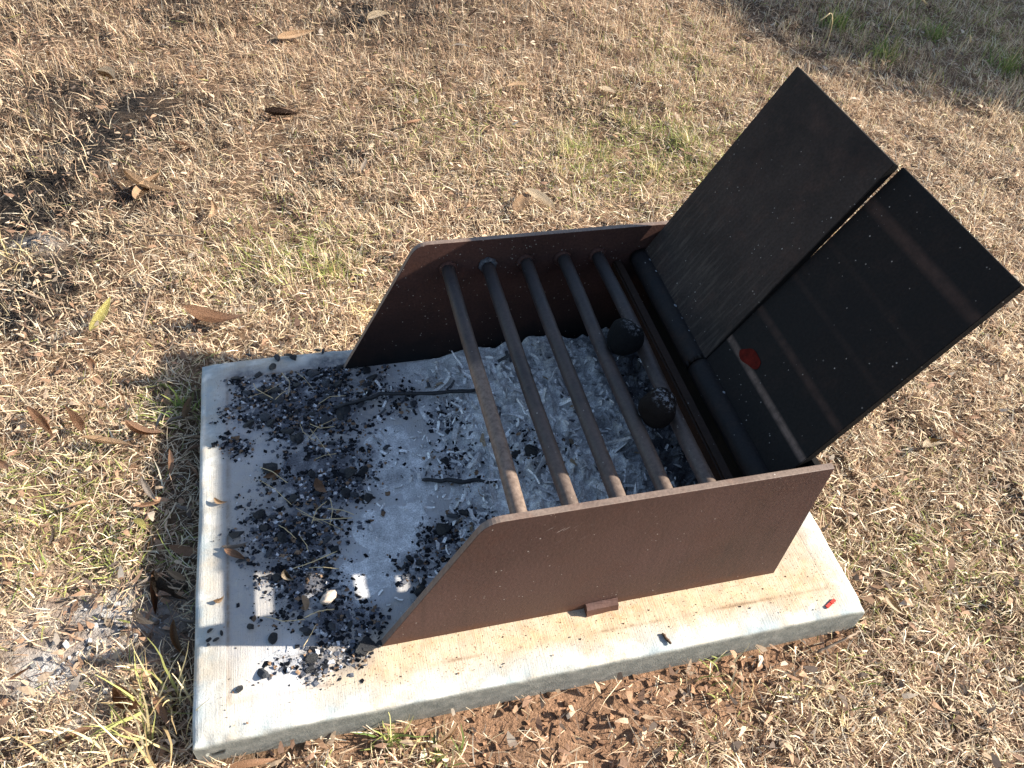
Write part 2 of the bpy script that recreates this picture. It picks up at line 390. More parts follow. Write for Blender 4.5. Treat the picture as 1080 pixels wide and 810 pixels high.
SF = np.stack([I[:-1, :-1], I[:-1, 1:], I[1:, 1:], I[1:, :-1]], -1).reshape(-1, 4)
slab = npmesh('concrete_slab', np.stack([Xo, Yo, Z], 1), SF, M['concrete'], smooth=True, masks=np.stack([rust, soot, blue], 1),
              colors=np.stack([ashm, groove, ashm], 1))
tag(slab, 'pale weathered rectangular concrete slab under the steel barbecue', 'slab', kind='thing')

# ------------------------------------------------------------------ barbecue
W = 0.55; H = 0.2678; TH = .010
bbq = bpy.data.objects.new('barbecue', None); COL.objects.link(bbq); bbq.location = (.6, .275, 0); bbq.empty_display_size = .1
tag(bbq, 'rusty brown steel wood fired barbecue with grill bars and two raised black hotplates', 'barbecue')
bpy.context.view_layer.update()
def child(o, par=bbq):
    o.parent = par; o.matrix_parent_inverse = par.matrix_world.inverted(); return o
def side_plate(y0, y1, inner_at):
    pts = [(.2643, .0005), (.873, .0005), (.8722, H)]
    cx, cz = .4025, H                                            # rounded front top corner
    d1 = np.array([1., 0]); d2 = np.array([.2643-.4025, -H]); d2 /= np.linalg.norm(d2)
    a = np.array([cx, cz])+d1*.022; b = np.array([cx, cz])+d2*.022
    for k in range(9):
        t = k/8; p = (1-t)**2*a+2*t*(1-t)*np.array([cx, cz])+t*t*b; pts.append(tuple(p))
    bm = bmesh.new()
    A = [bm.verts.new((p[0], y0, p[1])) for p in pts]; B = [bm.verts.new((p[0], y1, p[1])) for p in pts]
    bm.faces.new(A); bm.faces.new(B[::-1]); n = len(pts)
    for i in range(n): bm.faces.new((A[i], B[i], B[(i+1) % n], A[(i+1) % n]))
    bm.normal_update(); bmesh.ops.recalc_face_normals(bm, faces=bm.faces[:])
    bmesh.ops.bevel(bm, geom=[e for e in bm.edges if abs(e.verts[0].co.y-e.verts[1].co.y) < 1e-6], offset=.0012, segments=2, affect='EDGES', profile=.6)
    bm.normal_update()
    for f in bm.faces:
        c = f.calc_center_median()
        if abs(f.normal.y) < .5: f.material_index = 1
        elif abs(c.y-inner_at) < .003: f.material_index = 2
        else: f.material_index = 0
    return child(bmo('side_plate', bm, [M['outer'], M['edge'], M['inner']]))
sp1 = side_plate(0, TH, TH); sp2 = side_plate(W, W+TH, W)
def box(bm, x0, x1, y0, y1, z0, z1, bev=.001):
    r = bmesh.ops.create_cube(bm, size=1); 
    for v in r['verts']: v.co = Vector(((x0+x1)/2+v.co.x*(x1-x0), (y0+y1)/2+v.co.y*(y1-y0), (z0+z1)/2+v.co.z*(z1-z0)))
    if bev:
        es = list({e for v in r['verts'] for e in v.link_edges}); bmesh.ops.bevel(bm, geom=es, offset=bev, segments=2, affect='EDGES')
bm = bmesh.new(); box(bm, .850, .860, TH+.0005, W-.0005, .002, .264); child(bmo('back_plate', bm, M['black']))
bm = bmesh.new(); box(bm, .755, .772, TH+.0005, W-.0005, .150, .199, .003); child(bmo('cross_brace', bm, M['brace']))

def tube(bm, path, rad, seg=20, jit=0., seed=0):
    path = [Vector(p) for p in path]; rings = []
    n = len(path)
    for i, p in enumerate(path):
        d = (path[min(i+1, n-1)]-path[max(i-1, 0)]).normalized()
        a = d.orthogonal().normalized() if abs(d.z) > .9 else d.cross(Vector((0, 0, 1))).normalized()
        b = d.cross(a)
        r = rad[i] if hasattr(rad, '__len__') else rad
        ring = []
        for k in range(seg):
            th = 2*math.pi*k/seg; q = a*math.cos(th)+b*math.sin(th)
            rr = r*(1+jit*(mnoise.noise((p+q*r)*90+Vector((seed*7, 0, 0)))))
            ring.append(bm.verts.new(p+q*rr))
        rings.append(ring)
    for i in range(n-1):
        for k in range(seg):
            bm.faces.new((rings[i][k], rings[i][(k+1) % seg], rings[i+1][(k+1) % seg], rings[i+1][k]))
    bm.faces.new(rings[0][::-1]); bm.faces.new(rings[-1])
def weld_ring(c, r0, seed, m):
    bm = bmesh.new(); seg = 28; rings = []
    for j in range(9):
        ph = math.pi*2*j/9
        ring = []
        for k in range(seg):
            th = 2*math.pi*k/seg
            nn = .6+.9*abs(mnoise.noise(Vector((math.cos(th)*2.3, math.sin(th)*2.3, seed*3.1))))
            t = .0055*nn
            r = r0+t*math.cos(ph)
            ring.append(bm.verts.new((c[0]+r*math.cos(th), c[1]+t*1.25*math.sin(ph), c[2]+r*math.sin(th))))
        rings.append(ring)
    for j in range(9):
        for k in range(seg):
            bm.faces.new((rings[j][k], rings[j][(k+1) % seg], rings[(j+1) % 9][(k+1) % seg], rings[(j+1) % 9][k]))
    return bmo('weld', bm, m, smooth=True)
BX = [.4558, .5245, .5918, .6587, .7229]; ZB = .2152
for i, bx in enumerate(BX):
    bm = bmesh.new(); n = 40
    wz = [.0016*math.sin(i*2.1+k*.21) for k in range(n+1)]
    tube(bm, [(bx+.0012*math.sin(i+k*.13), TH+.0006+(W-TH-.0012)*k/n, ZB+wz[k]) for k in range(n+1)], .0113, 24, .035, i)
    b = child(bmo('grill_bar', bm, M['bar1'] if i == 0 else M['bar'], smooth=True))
    for yy in (TH+.002, W-.002):
        wd = weld_ring((bx, yy, ZB), .0115, i+(yy > .3)*9, M['weld2'] if (i == 1 and yy > .3) else M['inner'])
        child(wd, b)

XH, ZH = .8073, .2165
def hotplate(y0, y1, L, t, near, dxz=(0, 0)):
    n_s, n_y = 60, 44
    # local frame: x runs up the plate from the hinge weld, y along the hinge, +z is the cooking face
    bm = bmesh.new(); box(bm, .0, L, y0, y1, -.0115, 0, .0009)
    bm.normal_update()
    for f in bm.faces: f.material_index = 0 if f.normal.z > .5 else 1
    for v in bm.verts:
        if near and v.co.x > L*.5 and v.co.y > (y0+y1)/2: v.co.y += .0018
    lid = bmo('hotplate', bm, [M['lid_near'] if near else M['lid_far'], M['black']])
    lid.location = (XH+dxz[0], 0, ZH+dxz[1]); lid.rotation_euler = (0, -t, 0)
    bpy.context.view_layer.update(); child(lid)
    bpy.context.view_layer.update()
    bm = bmesh.new(); R = .0185
    tube(bm, [(-.0125, y0+(y1-y0)*k/24, -.002) for k in range(25)], R, 36, .012, 5+near)
    # hollow look of the pipe mouth: inset the two end caps
    for f in [f for f in bm.faces if len(f.verts) > 10]:
        r = bmesh.ops.inset_region(bm, faces=[f], thickness=.004)
        bmesh.ops.translate(bm, verts=list(f.verts), vec=Vector((0, (.012 if f.calc_center_median().y < (y0+y1)/2 else -.012), 0)))
    tb = bmo('hinge_tube', bm, M['tube'], smooth=True); tb.parent = lid
    bm = bmesh.new(); npt = 70
    tube(bm, [(.0035+.0012*mnoise.noise(Vector((k*.7, near*5, 0))), y0+.006+(y1-y0-.012)*k/npt, .0012+.001*mnoise.noise(Vector((k*.9, 3, near)))) for k in range(npt+1)],
         [.0006+.0062*max(0, .12+mnoise.noise(Vector((k*.37, near*9, 2.))))*(.6+.6*abs(mnoise.noise(Vector((k*1.9, near*9, 7.))))) for k in range(npt+1)], 8)
    wb = bmo('weld_bead', bm, M['weld'], smooth=True); wb.parent = lid
    return lid
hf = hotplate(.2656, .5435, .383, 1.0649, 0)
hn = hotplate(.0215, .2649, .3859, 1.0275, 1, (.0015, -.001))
hf['label'] = 'brown black hotplate, tilted slightly further forward'
hn['label'] = 'black hotplate with pale rubbed stripes and a red patch'
# flat red oval patch on the near hotplate
bm = bmesh.new(); vs = []
for k in range(40):
    th = 2*math.pi*k/40; r = 1+.08*math.sin(3*th+1)+.05*math.sin(5*th)
    a, b = .0125*r*math.cos(th), .023*r*math.sin(th)
    vs.append(bm.verts.new((.068+a*.95+b*-.22, .207+b, .0006)))
top = bm.faces.new(vs); ex = bmesh.ops.extrude_face_region(bm, geom=[top])
bmesh.ops.translate(bm, verts=[v for v in ex['geom'] if isinstance(v, bmesh.types.BMVert)], vec=(0, 0, .0006))
rs = bmo('red_patch', bm, m_flat('dark red patch', (.075, .006, .003),   .4, .75, .08, 90, .3)); rs.parent = hn

# small bracket welded at the foot of the near plate
bm = bmesh.new()
vv = [(.562, -.0005, .0005), (.612, -.0005, .0005), (.612, -.011, .0005), (.562, -.013, .0005), (.562, -.0005, .016), (.612, -.0005, .018), (.612, -.009, .012), (.562, -.010, .013)]
V_ = [bm.verts.new(v) for v in vv]
for f in ((0, 1, 2, 3), (4, 5, 6, 7), (0, 1, 5, 4), (1, 2, 6, 5), (2, 3, 7, 6), (3, 0, 4, 7)): bm.faces.new([V_[k] for k in f])
bmesh.ops.subdivide_edges(bm, edges=bm.edges[:], cuts=3, use_grid_fill=True)
for v in bm.verts:
    v.co += Vector((mnoise.noise(v.co*130), min(0, mnoise.noise(v.co*130+Vector((5, 0, 0)))), max(-.1, mnoise.noise(v.co*130+Vector((9, 0, 0))))))*.0022
child(bmo('foot_bracket', bm, M['outer'], smooth=False))

# ------------------------------------------------------------------ ash
ax_ = np.arange(.03, .849, .0035); ay_ = np.arange(TH+.001, W-.001, .0035)
AX, AY = np.meshgrid(ax_, ay_); AX = AX.ravel(); AY = AY.ravel()
def ash_h(x, y):
    mound = sst(.36, .62, x)*(.034+.0*y)
    n = fbm(x, y, .06, 51, 5)
    h = mound*(.5+.8*n) + (fbm(x, y, .013, 61, 3)-.5)*(.003+.016*sst(.4, .55, x)) - np.abs(fbm(x*.45+y*.1, y*1.2, .02, 63, 3)-.5)*.035*sst(.42, .58, x)+.004*sst(.42, .58, x)
    thin = np.clip((np.maximum(ash_d(x, y), .8*coal_d(x, y))*(.45+1.1*fbm(x, y, .05, 15, 4))-.5)*.03, -.006, .0014+.0014*fbm(x, y, .02, 16, 3))
    return np.where(x > .62, h, np.maximum(h-.0015, thin)*1.0 - .0016*(1-sst(.36, .5, x)))
AH = ash_h(AX, AY)
def ash_c(x, y):
    k = fbm(x, y, .05, 71, 5); k2 = fbm(x, y, .015, 73, 4)
    c = np.array([.60, .595, .585])*(.55+.85*k2)[:, None]*(.9+.25*(vn(x, y, .004, 88)-.5))[:, None]
    d = np.clip((fbm(x, y, .035, 75, 4)-.50)*6, 0, 1)*np.clip(.25+coal_d(x, y)+.45*sst(.62, .75, x), 0, 1)
    d = np.maximum(d, np.clip(coal_d(x, y)*1.9*(.25+1.0*fbm(x, y, .022, 79, 4))-.18, 0, .95))
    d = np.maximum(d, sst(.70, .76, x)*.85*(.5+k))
    return c*(1-d)[:, None]+np.array([.085, .085, .095])*d[:, None]
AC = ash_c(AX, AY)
nx, ny = len(ax_), len(ay_); I = np.arange(nx*ny).reshape(ny, nx)
AF = np.stack([I[:-1, :-1], I[:-1, 1:], I[1:, 1:], I[1:, :-1]], -1).reshape(-1, 4)
keep = (AH[AF] > -.0012).any(1); AF = AF[keep]
AV = [np.stack([AX, AY, AH], 1)]; ACs = [AC]; AFs = [AF]; off = len(AX)
# flakes of burnt bark on the ash
nfl = 5600
px_ = RNG.uniform(.27, .84, nfl); py_ = RNG.uniform(TH+.02, W-.02, nfl)
kp = RNG.random(nfl) < sst(.28, .5, px_)*.9+.1; px_ = px_[kp]; py_ = py_[kp]; nfl = len(px_)
big = RNG.random(nfl)**3.5
Lf = .002+.018*big; Wf = np.minimum(Lf*RNG.uniform(.16, .55, nfl), .006)
strip = (RNG.random(nfl) < .06) & (px_ > .42) & (px_ < .70); Lf = np.where(strip, RNG.uniform(.022, .055, nfl), Lf); Wf = np.where(strip, RNG.uniform(.003, .010, nfl), Wf); yaw = RNG.normal(1.75, .8, nfl); pit = RNG.normal(0, .33, nfl); rol = RNG.normal(0, .4, nfl); curl = RNG.normal(0, .22, nfl)
zc = np.maximum(ash_h(px_, py_), 0)+.001+Lf*np.abs(np.sin(pit))*.25
FV = []; 
for a in (-.5, -.17, .17, .5):
    for b in (-.5, 0, .5):
        wj = 1-.35*(abs(a) > .4)*RNG.random(nfl)
        lx = a*Lf; ly = b*Wf*wj; lz = curl*Lf*(a*a*2-.2)+.25*Wf*(.25-b*b)*np.sign(curl)+RNG.normal(0, 1, nfl)*Lf*.03
        y2 = ly*np.cos(rol)-lz*np.sin(rol); z2 = ly*np.sin(rol)+lz*np.cos(rol)
        x3 = lx*np.cos(pit)-z2*np.sin(pit); z3 = lx*np.sin(pit)+z2*np.cos(pit)
        FV.append(np.stack([px_+x3*np.cos(yaw)-y2*np.sin(yaw), py_+x3*np.sin(yaw)+y2*np.cos(yaw), zc+z3], 1))
FV = np.stack(FV, 1)  # n,12,3
fc = []
for i in range(3):
    for j in range(2): fc.append((i*3+j, i*3+j+1, (i+1)*3+j+1, (i+1)*3+j))
FF = (np.arange(nfl)[:, None, None]*12+np.array(fc)[None]).reshape(-1, 4)+off
tone = RNG.choice(4, nfl, p=[.60, .29, .07, .04]); tc = np.array([[.70, .69, .67], [.46, .45, .44], [.07, .07, .075], [.25, .19, .13]])[tone]*RNG.uniform(.7, 1.25, (nfl, 1))
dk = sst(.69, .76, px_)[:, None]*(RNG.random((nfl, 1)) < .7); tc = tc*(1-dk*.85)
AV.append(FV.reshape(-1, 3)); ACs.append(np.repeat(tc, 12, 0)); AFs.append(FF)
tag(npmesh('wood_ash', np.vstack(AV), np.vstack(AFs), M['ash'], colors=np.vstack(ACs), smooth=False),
    'pale grey wood ash and burnt bark flakes heaped between the side plates', 'ash', kind='stuff')

# ------------------------------------------------------------------ charcoal
def lump(seed, m, name='charcoal_chunk', sub=2, rough=.35, st=(1, .8, .55)):
    bm = bmesh.new(); bmesh.ops.create_icosphere(bm, subdivisions=sub, radius=1)
    r = random.Random(seed)
    for k in range(7):                                             # cleaved faces
        d = Vector((r.gauss(0, 1), r.gauss(0, 1), r.gauss(0, 1))).normalized(); c = r.uniform(.5, .85)
        for v in bm.verts:
            q = v.co.dot(d)
            if q > c: v.co -= d*(q-c)
    for v in bm.verts:
        v.co *= 1+rough*.5*mnoise.noise(v.co*2.5+Vector((seed, 0, 0)))
        v.co = Vector((v.co.x*st[0], v.co.y*st[1], v.co.z*st[2]))
    return bmo(name, bm, m)
protos = []
for k in range(12):
    st = (1, random.uniform(.55, .95), random.uniform(.22, .45))
    protos.append(lump(k+1, M['coal'] if k % 3 else M['coal2'], st=st))
def slab_top(x, y):
    return max(0.0, float(ash_h(np.array([x]), np.array([y]))[0])) if .03 < x < .849 and TH < y < W else 0.0
def sample_coal(n, zone=None):
    out = []
    while len(out) < n:
        x = RNG.uniform(.02, .62, 4000); y = RNG.uniform(-.06, .56, 4000)
        k = RNG.random(4000) < coal_d(x, y)**1.1*np.clip(-.55+2.6*fbm(x, y, .028, 91, 4), .04, 1)
        k &= ~((y < TH+.012) & (x > .262-.0+.5*np.maximum(y, 0)) & (y > -.02))
        k &= ~((y < -.012) & (x > .3))
        out += list(zip(x[k], y[k]))
    random.shuffle(out); return out[:n]
CH_LABEL = 'small black charcoal chunk lying loose in the ash on the concrete slab'
used = set()
def place(proto_i, x, y, s, label, group, cat='charcoal', z=None):
    p = protos[proto_i]
    if proto_i in used: o = p.copy(); COL.objects.link(o)
    else: o = p; used.add(proto_i)
    z0 = slab_top(x, y) if z is None else z
    o.location = (x, y, z0+s*.22); o.scale = (s, s, s*random.uniform(.8, 1.2)); o.rotation_euler = (random.uniform(-.5, .5), random.uniform(-.5, .5), random.uniform(0, 6.28))
    return tag(o, label, cat, group)
for i, (x, y) in enumerate(sample_coal(262)):
    s = .0034+.0125*random.random()**3.4
    place(i % 12, x, y, s, CH_LABEL, 'charcoal chunks in the ash')
for u, v, s in ((222, 665, .0055), (234, 668, .0045), (220, 675, .0045), (228, 675, .006), (220, 680, .003)):
    x, y = gp(u, v, 0); place(random.randrange(12), x, y, s, 'tiny black charcoal crumb in a cluster of five on the bare slab edge', 'charcoal crumbs on bare concrete')
for u, v, s, lb in ((253, 727, .0075, 'black charcoal chunk alone in the sunlit near left corner of the slab'),
                    (277, 712, .013, 'flat grey charcoal lump at the left end of the sunlit charcoal patch'),
                    (288, 674, .012, 'wedge shaped charcoal chunk on the shadow edge near the slab corner')):
    x, y = gp(u, v, 0); place(0 if s > .012 else 4, x, y, s, lb, None)
for u, v, s in ((304, 375, .009), (292, 378, .009), (262, 375, .007), (288, 388, .012), (335, 370, .007), (341, 371, .006), (310, 378, .008)):
    x, y = gp(u, v, 0); place(random.randrange(12), x, y, s, 'black charcoal chunk on the shaded far edge of the slab', 'charcoal chunks on the far slab edge')
# uncountable crumbs: one object
nc = 16000
pts = np.array(sample_coal(nc)); s = .0005+.0046*RNG.random(nc)**4
cube = np.array([(-1, -1, -1), (1, -1, -1), (1, 1, -1), (-1, 1, -1), (-1, -1, 1), (1, -1, 1), (1, 1, 1), (-1, 1, 1)], float)
cf = np.array([(0, 3, 2, 1), (4, 5, 6, 7), (0, 1, 5, 4), (1, 2, 6, 5), (2, 3, 7, 6), (3, 0, 4, 7)])
def crumbs(name, P, s, cols, m, flat=.6):
    n = len(P); J = cube[None]*RNG.uniform(.35, 1.1, (n, 8, 3))*np.stack([np.ones(n), RNG.uniform(.5, 1, n), np.full(n, flat)], 1)[:, None]
    a = RNG.uniform(0, 6.28, n); b = RNG.normal(0, .5, n)
    x = J[..., 0]*np.cos(b)[:, None]-J[..., 2]*np.sin(b)[:, None]; z = J[..., 0]*np.sin(b)[:, None]+J[..., 2]*np.cos(b)[:, None]; y = J[..., 1]
    R = np.stack([x*np.cos(a)[:, None]-y*np.sin(a)[:, None], x*np.sin(a)[:, None]+y*np.cos(a)[:, None], z], -1)*s[:, None, None]
    V = R+P[:, None]
    F = (np.arange(n)[:, None, None]*8+cf[None]).reshape(-1, 4)
    return npmesh(name, V.reshape(-1, 3), F, m, colors=np.repeat(cols, 8, 0))
pz = np.where((pts[:, 1] > TH) & (pts[:, 1] < W), np.maximum(0, ash_h(pts[:, 0], pts[:, 1])), 0)
tn = RNG.choice(4, nc, p=[.50, .26, .11, .13])
cc = np.array([[.012, .013, .016], [.085, .09, .105], [.40, .40, .41], [.17, .11, .07]])[tn]*RNG.uniform(.6, 1.4, (nc, 1))
tag(crumbs('charcoal_crumbs', np.column_stack([pts, pz+s*.12]), s, cc, M['ash'], .32), 'fine black charcoal crumbs scattered over the slab', 'charcoal', kind='stuff')

# charred sticks
def stick(name, pts_, rad, m, label, cat, seed=0, jit=.25, group=None):
    bm = bmesh.new(); P = []; K = 24; pts_ = [Vector(p) for p in pts_]
    for k in range(K+1):
        t = k/K*(len(pts_)-1); i = min(int(t), len(pts_)-2); f = t-i
        p = pts_[i].lerp(pts_[i+1], f)
        w = Vector((mnoise.noise(Vector((t*3, seed, 0))), mnoise.noise(Vector((t*3, seed, 5))), .3*mnoise.noise(Vector((t*3, seed, 9)))))
        P.append(p+w*rad*.9)
    tube(bm, P, [rad*(.75+.5*abs(mnoise.noise(Vector((k*.35, seed, 1.)))))*(.6 if k in (0, K) else 1) for k in range(K+1)], 9, jit, seed)
    return tag(bmo(name, bm, m, smooth=True), label, cat, group)
def sp(u, v, z): x, y = gp(u, v, z); return (x, y, z)
stick('charred_stick', [sp(352, 430, .006), sp(378, 423, .008), sp(405, 415, .011), sp(450, 415, .014), sp(505, 411, .020)], .0042, M['coal'], 'long thin bent charred stick lying on the ash near the far side plate', 'stick', 1)
stick('charred_stick', [sp(445, 506, .006), sp(480, 507, .008), sp(524, 508, .010)], .0042, M['coal'], 'short straight charred stick lying on the ash under the first bar', 'stick', 2)
# charred balls resting in the gap between the two rear bars
def ball(u, v, label, seed, ashy):
    x, y = gp(u, v, .236); x = .6908
    bm = bmesh.new(); bmesh.ops.create_uvsphere(bm, u_segments=36, v_segments=24, radius=.0278)
    for vv in bm.verts: vv.co *= 1+.16*mnoise.noise(vv.co*38+Vector((seed*9, 0, 0)))+.025*mnoise.noise(vv.co*160+Vector((seed, 0, 0)))
    q = N('charred ball'); P = q.pos(); n = q.noise(55, 6, .7)
    up = q.xyz(P)[2]; k = q.math('MULTIPLY', q.ramp(q.math('ADD', up, q.math('MULTIPLY', q.xyz(P)[0], .5)), .021 if not ashy else .014, .030), q.ramp(q.noise(130, 6, .75, P), .52, .57))
    c = q.mix(q.math('MULTIPLY', k, .9 if ashy else .55), (.0045, .0045, .005) if not ashy else (.010, .0065, .005), (.24, .24, .25))
    if ashy: c = q.mix(q.math('MULTIPLY', k, q.ramp(q.noise(70, 3), .6, .66)), c, (.25, .12, .07))
    q.fin(c, .8, .12); q.bump(n, 1.0, .006)
    o = bmo('charred_ball', bm, q.m, smooth=True); o.location = (x, y, .2385); return tag(o, label, 'ball')
ball(655, 357, 'smooth black charred ball resting between the two rear grill bars, the farther one', 1, 0)
ball(692, 431, 'black charred ball with an ashy top resting between the two rear grill bars', 2, 1)

# red scrap and dark chip on the slab
bm = bmesh.new(); d = math.atan2(*reversed([b-a for a, b in zip(gp(869, 643, .002), gp(884, 629, .002))]))
for k, (a, b) in enumerate(((-.0105, -.0002), (.0004, .0105))):
    bm2 = bmesh.new(); box(bm, a, b, -.0025, .0025, -.001+.0004*k, .0012+.0004*k, .0003)
rsx = bmo('red_scrap', bm, m_flat('red plastic', (.55, .035, .02), .2, .5, .4, 80, .2)); x, y = gp(876.5, 636, .002)
rsx.location = (x, y, .0004); rsx.rotation_euler = (0, 0, d); tag(rsx, 'small red plastic strip on the near right corner of the slab', 'scrap')
x, y = gp(703, 673, .002); 
stick('wood_chip', [sp(698, 668, .001), sp(708, 679, .001)], .0026, m_flat('dark bark', (.09, .055, .035), .4, .8, .2), 'short dark wood chip lying on the front edge of the slab', 'chip', 5)

# ------------------------------------------------------------------ leaves
LM = {'brown': m_flat('brown leaf', (.27, .15, .085), .35, .6, .3, 55, .5, .15), 'tan': m_flat('tan leaf', (.38, .25, .145), .3, .6, .3, 55, .5, .2),
      'pale': m_flat('pale leaf', (.47, .37, .25), .25, .65, .3, 55, .5, .2), 'yellow': m_flat('yellow leaf', (.50, .44, .16), .25, .5, .35, 55, .5, .25),
      'grey': m_flat('grey leaf', (.25, .205, .165), .3, .7, .2, 55, .5, .15), 'dark': m_flat('dark leaf', (.10, .06, .04), .4, .65, .3, 55, .5, .1)}
def leaf_mesh(L, Wd, bend, curl, twist, seed, wid=1.):
    bm = bmesh.new(); K = 14; rows = []
    yaw = 0; x = y = 0.
    r = random.Random(seed)
    for k in range(K+1):
        t = k/K
        w = Wd*(math.sin(math.pi*min(1, t**.85))**.8)*(1-.25*t)+.0006
        yaw = bend*(t-.5)
        x += math.cos(yaw)*L/K; y += math.sin(yaw)*L/K
        z = curl*L*((t-.5)**2*2)+.004*L*10*.06*math.sin(t*9+seed)
        tw = twist*(t-.5)
        row = []
        for b in (-1, -.5, 0, .5, 1):
            o = b*w/2; up = abs(b)*w*.16
            row.append(bm.verts.new((x-math.sin(yaw)*o*math.cos(tw), y+math.cos(yaw)*o*math.cos(tw), z+up+o*math.sin(tw)+.0006*r.uniform(-1, 1))))
        rows.append(row)
    for k in range(K):
        for j in range(4): bm.faces.new((rows[k][j], rows[k][j+1], rows[k+1][j+1], rows[k+1][j]))
    c = Vector((x/2, y/2, 0))
    for v in bm.verts: v.co -= c
    ex = bmesh.ops.solidify(bm, geom=bm.faces[:], thickness=.0004)
    return bm
leafproto = {}
for ci, kind in enumerate(LM):
    leafproto[kind] = []
    for k in range(4):
        bm = leaf_mesh(1.0, random.uniform(.16, .30), random.uniform(-1.3, 1.3), random.uniform(-.1, .28), random.uniform(-1.2, 1.2), k+ci*10)
        me = bpy.data.meshes.new('dead_leaf'); [setattr(f, 'smooth', True) for f in bm.faces]; bm.to_mesh(me); bm.free(); me.materials.append(LM[kind])
        leafproto[kind].append(me)
def gh1(x, y): return float(gheight(np.array([x]), np.array([y]))[0])
def put_leaf(kind, x, y, z, L, yaw, label, group=None, pit=None, rol=None, var=None):
    o = bpy.data.objects.new('dead_leaf', leafproto[kind][random.randrange(4) if var is None else var]); COL.objects.link(o)
    o.location = (x, y, z); o.scale = (L, L, L)
    o.rotation_euler = (random.gauss(0, .25) if rol is None else rol, random.gauss(0, .15) if pit is None else pit, yaw)
    return tag(o, label, 'leaf', group)
def leaf_px(kind, u0, v0, u1, v1, label, z=None, lift=.024, wid=1.0, group=None, var=None):
    zz = GZ+lift if z is None else z
    a = gp(u0, v0, zz); b = gp(u1, v1, zz); x, y = (a[0]+b[0])/2, (a[1]+b[1])/2
    if z is None: zz = gh1(x, y)+lift
    o = put_leaf(kind, x, y, zz, math.dist(a, b)*1.03, math.atan2(b[1]-a[1], b[0]-a[0]), label, group, 0.0, random.gauss(0, .12), var)
    o.scale[1] *= wid; return o
leaf_px('yellow', 95, 352, 116, 316, 'curved pale yellow gum leaf left of the slab in the dry grass', wid=1.1)
leaf_px('brown', 196, 331, 262, 340, 'long red brown gum leaf above the far left corner of the slab')
leaf_px('tan', 130, 175, 188, 200, 'long curled tan leaf crossed by a broader one at the upper left')
leaf_px('tan', 143, 212, 168, 183, 'broad tan leaf piece crossing the curled leaf at the upper left', lift=.02, wid=1.5)
leaf_px('brown', 85, 455, 68, 418+10, 'small brown leaf beside the pale one left of the slab')
leaf_px('tan', 82, 462, 136, 470, 'tan straight leaf lying left of the slab below the brown one')
leaf_px('brown', 134, 446, 172, 460, 'glossy brown leaf close to the left side of the slab')
leaf_px('brown', 28, 428, 55, 458, 'dark red leaf standing in grass far left of the slab')
leaf_px('grey', 162, 595, 198, 630, 'grey brown leaf in the shadow beside the left side of the slab', lift=.02, wid=1.15)
leaf_px('yellow', 138, 546, 152, 556, 'small round yellow green leaf left of the slab', wid=2.0)
leaf_px('brown', 122, 722, 150, 748, 'broad brown leaf in the grass near the lower left corner', wid=1.7)
leaf_px('brown', 232, 804, 288, 797, 'long red brown leaf at the foot of the near left slab corner', lift=.012)
leaf_px('tan', 292, 42, 330, 33, 'broad tan leaf near the top edge left of the middle', wid=1.7)
leaf_px('pale', 388, 22, 412, 16, 'short pale curled leaf near the top edge', wid=1.6)
leaf_px('yellow', 0, 20, 22, 15, 'yellow leaf at the top left corner', wid=1.2)
leaf_px('pale', 99, 72, 119, 82, 'cream bark flake in the upper left grass', wid=2.)
leaf_px('pale', 630, 92, 648, 98, 'cream leaf in grass far above the grill bars', wid=2.2)
leaf_px('dark', 276, 112, 312, 117, 'dark brown leaf heap among the grass at the upper left', wid=1.4)
leaf_px('brown', 180, 145, 200, 152, 'short brown leaf in the grass at the upper left', wid=1.5)
leaf_px('pale', 935, 622, 958, 648, 'pale yellow leaf right of the slab corner', wid=1.2)
leaf_px('pale', 975, 470, 1000, 464, 'pale bark flake in grass right of the raised hotplate', wid=1.5)
leaf_px('pale', 552, 204, 584, 226, 'pale leaf beyond the far side plate', wid=1.1)
leaf_px('tan', 546, 228, 556, 204, 'upright tan leaf next to the pale one beyond the far side plate', wid=1.4)
leaf_px('tan', 218, 232, 222, 212, 'small tan leaf standing in grass near the upper left', wid=1.3)
leaf_px('brown', 100, 770, 60, 790, 'brown leaf at the lower left edge')
leaf_px('grey', 150, 500, 165, 525, 'grey leaf in the slab shadow on the left')
# leaves on the slab
leaf_px('brown', 276, 503, 296, 494, 'brown leaf fragment on the charcoal left of the ash', z=.010, wid=2.)
leaf_px('brown', 236, 580, 258, 590, 'curled brown leaf on the left edge of the charcoal', z=.007, wid=1.9)
leaf_px('tan', 226, 524, 240, 529, 'small tan leaf on the pale left strip of the slab', z=.005, wid=2.)
leaf_px('tan', 224, 633, 236, 628, 'tiny tan leaf in the sunlit left strip of the slab', z=.004, wid=2.)
leaf_px('tan', 318, 628, 322, 645, 'tan leaf scrap beside the pale stone on the slab', z=.006, wid=2.)
leaf_px('pale', 300, 600, 310, 612, 'pale leaf scrap on charcoal above the pale stone', z=.010, wid=1.8)
leaf_px('brown', 334, 505, 345, 520, 'small brown leaf scrap in the middle of the charcoal', z=.011, wid=1.8)
leaf_px('grey', 232, 575, 262, 571, 'grey bark sliver beside the curled leaf on the slab', z=.006, wid=1.0)
# pale stone on the charcoal
st_ = lump(55, m_flat('pale stone', (.50, .41, .33), .2, .8, .2, 40, .5), 'stone', st=(1, .6, .5)); x, y = gp(347, 632, .006)
st_.location = (x, y, .009); st_.scale = (.017,)*3; st_.rotation_euler = (.2, .1, .9); tag(st_, 'pale tan stone on the charcoal in the strip of sun patches', 'stone')

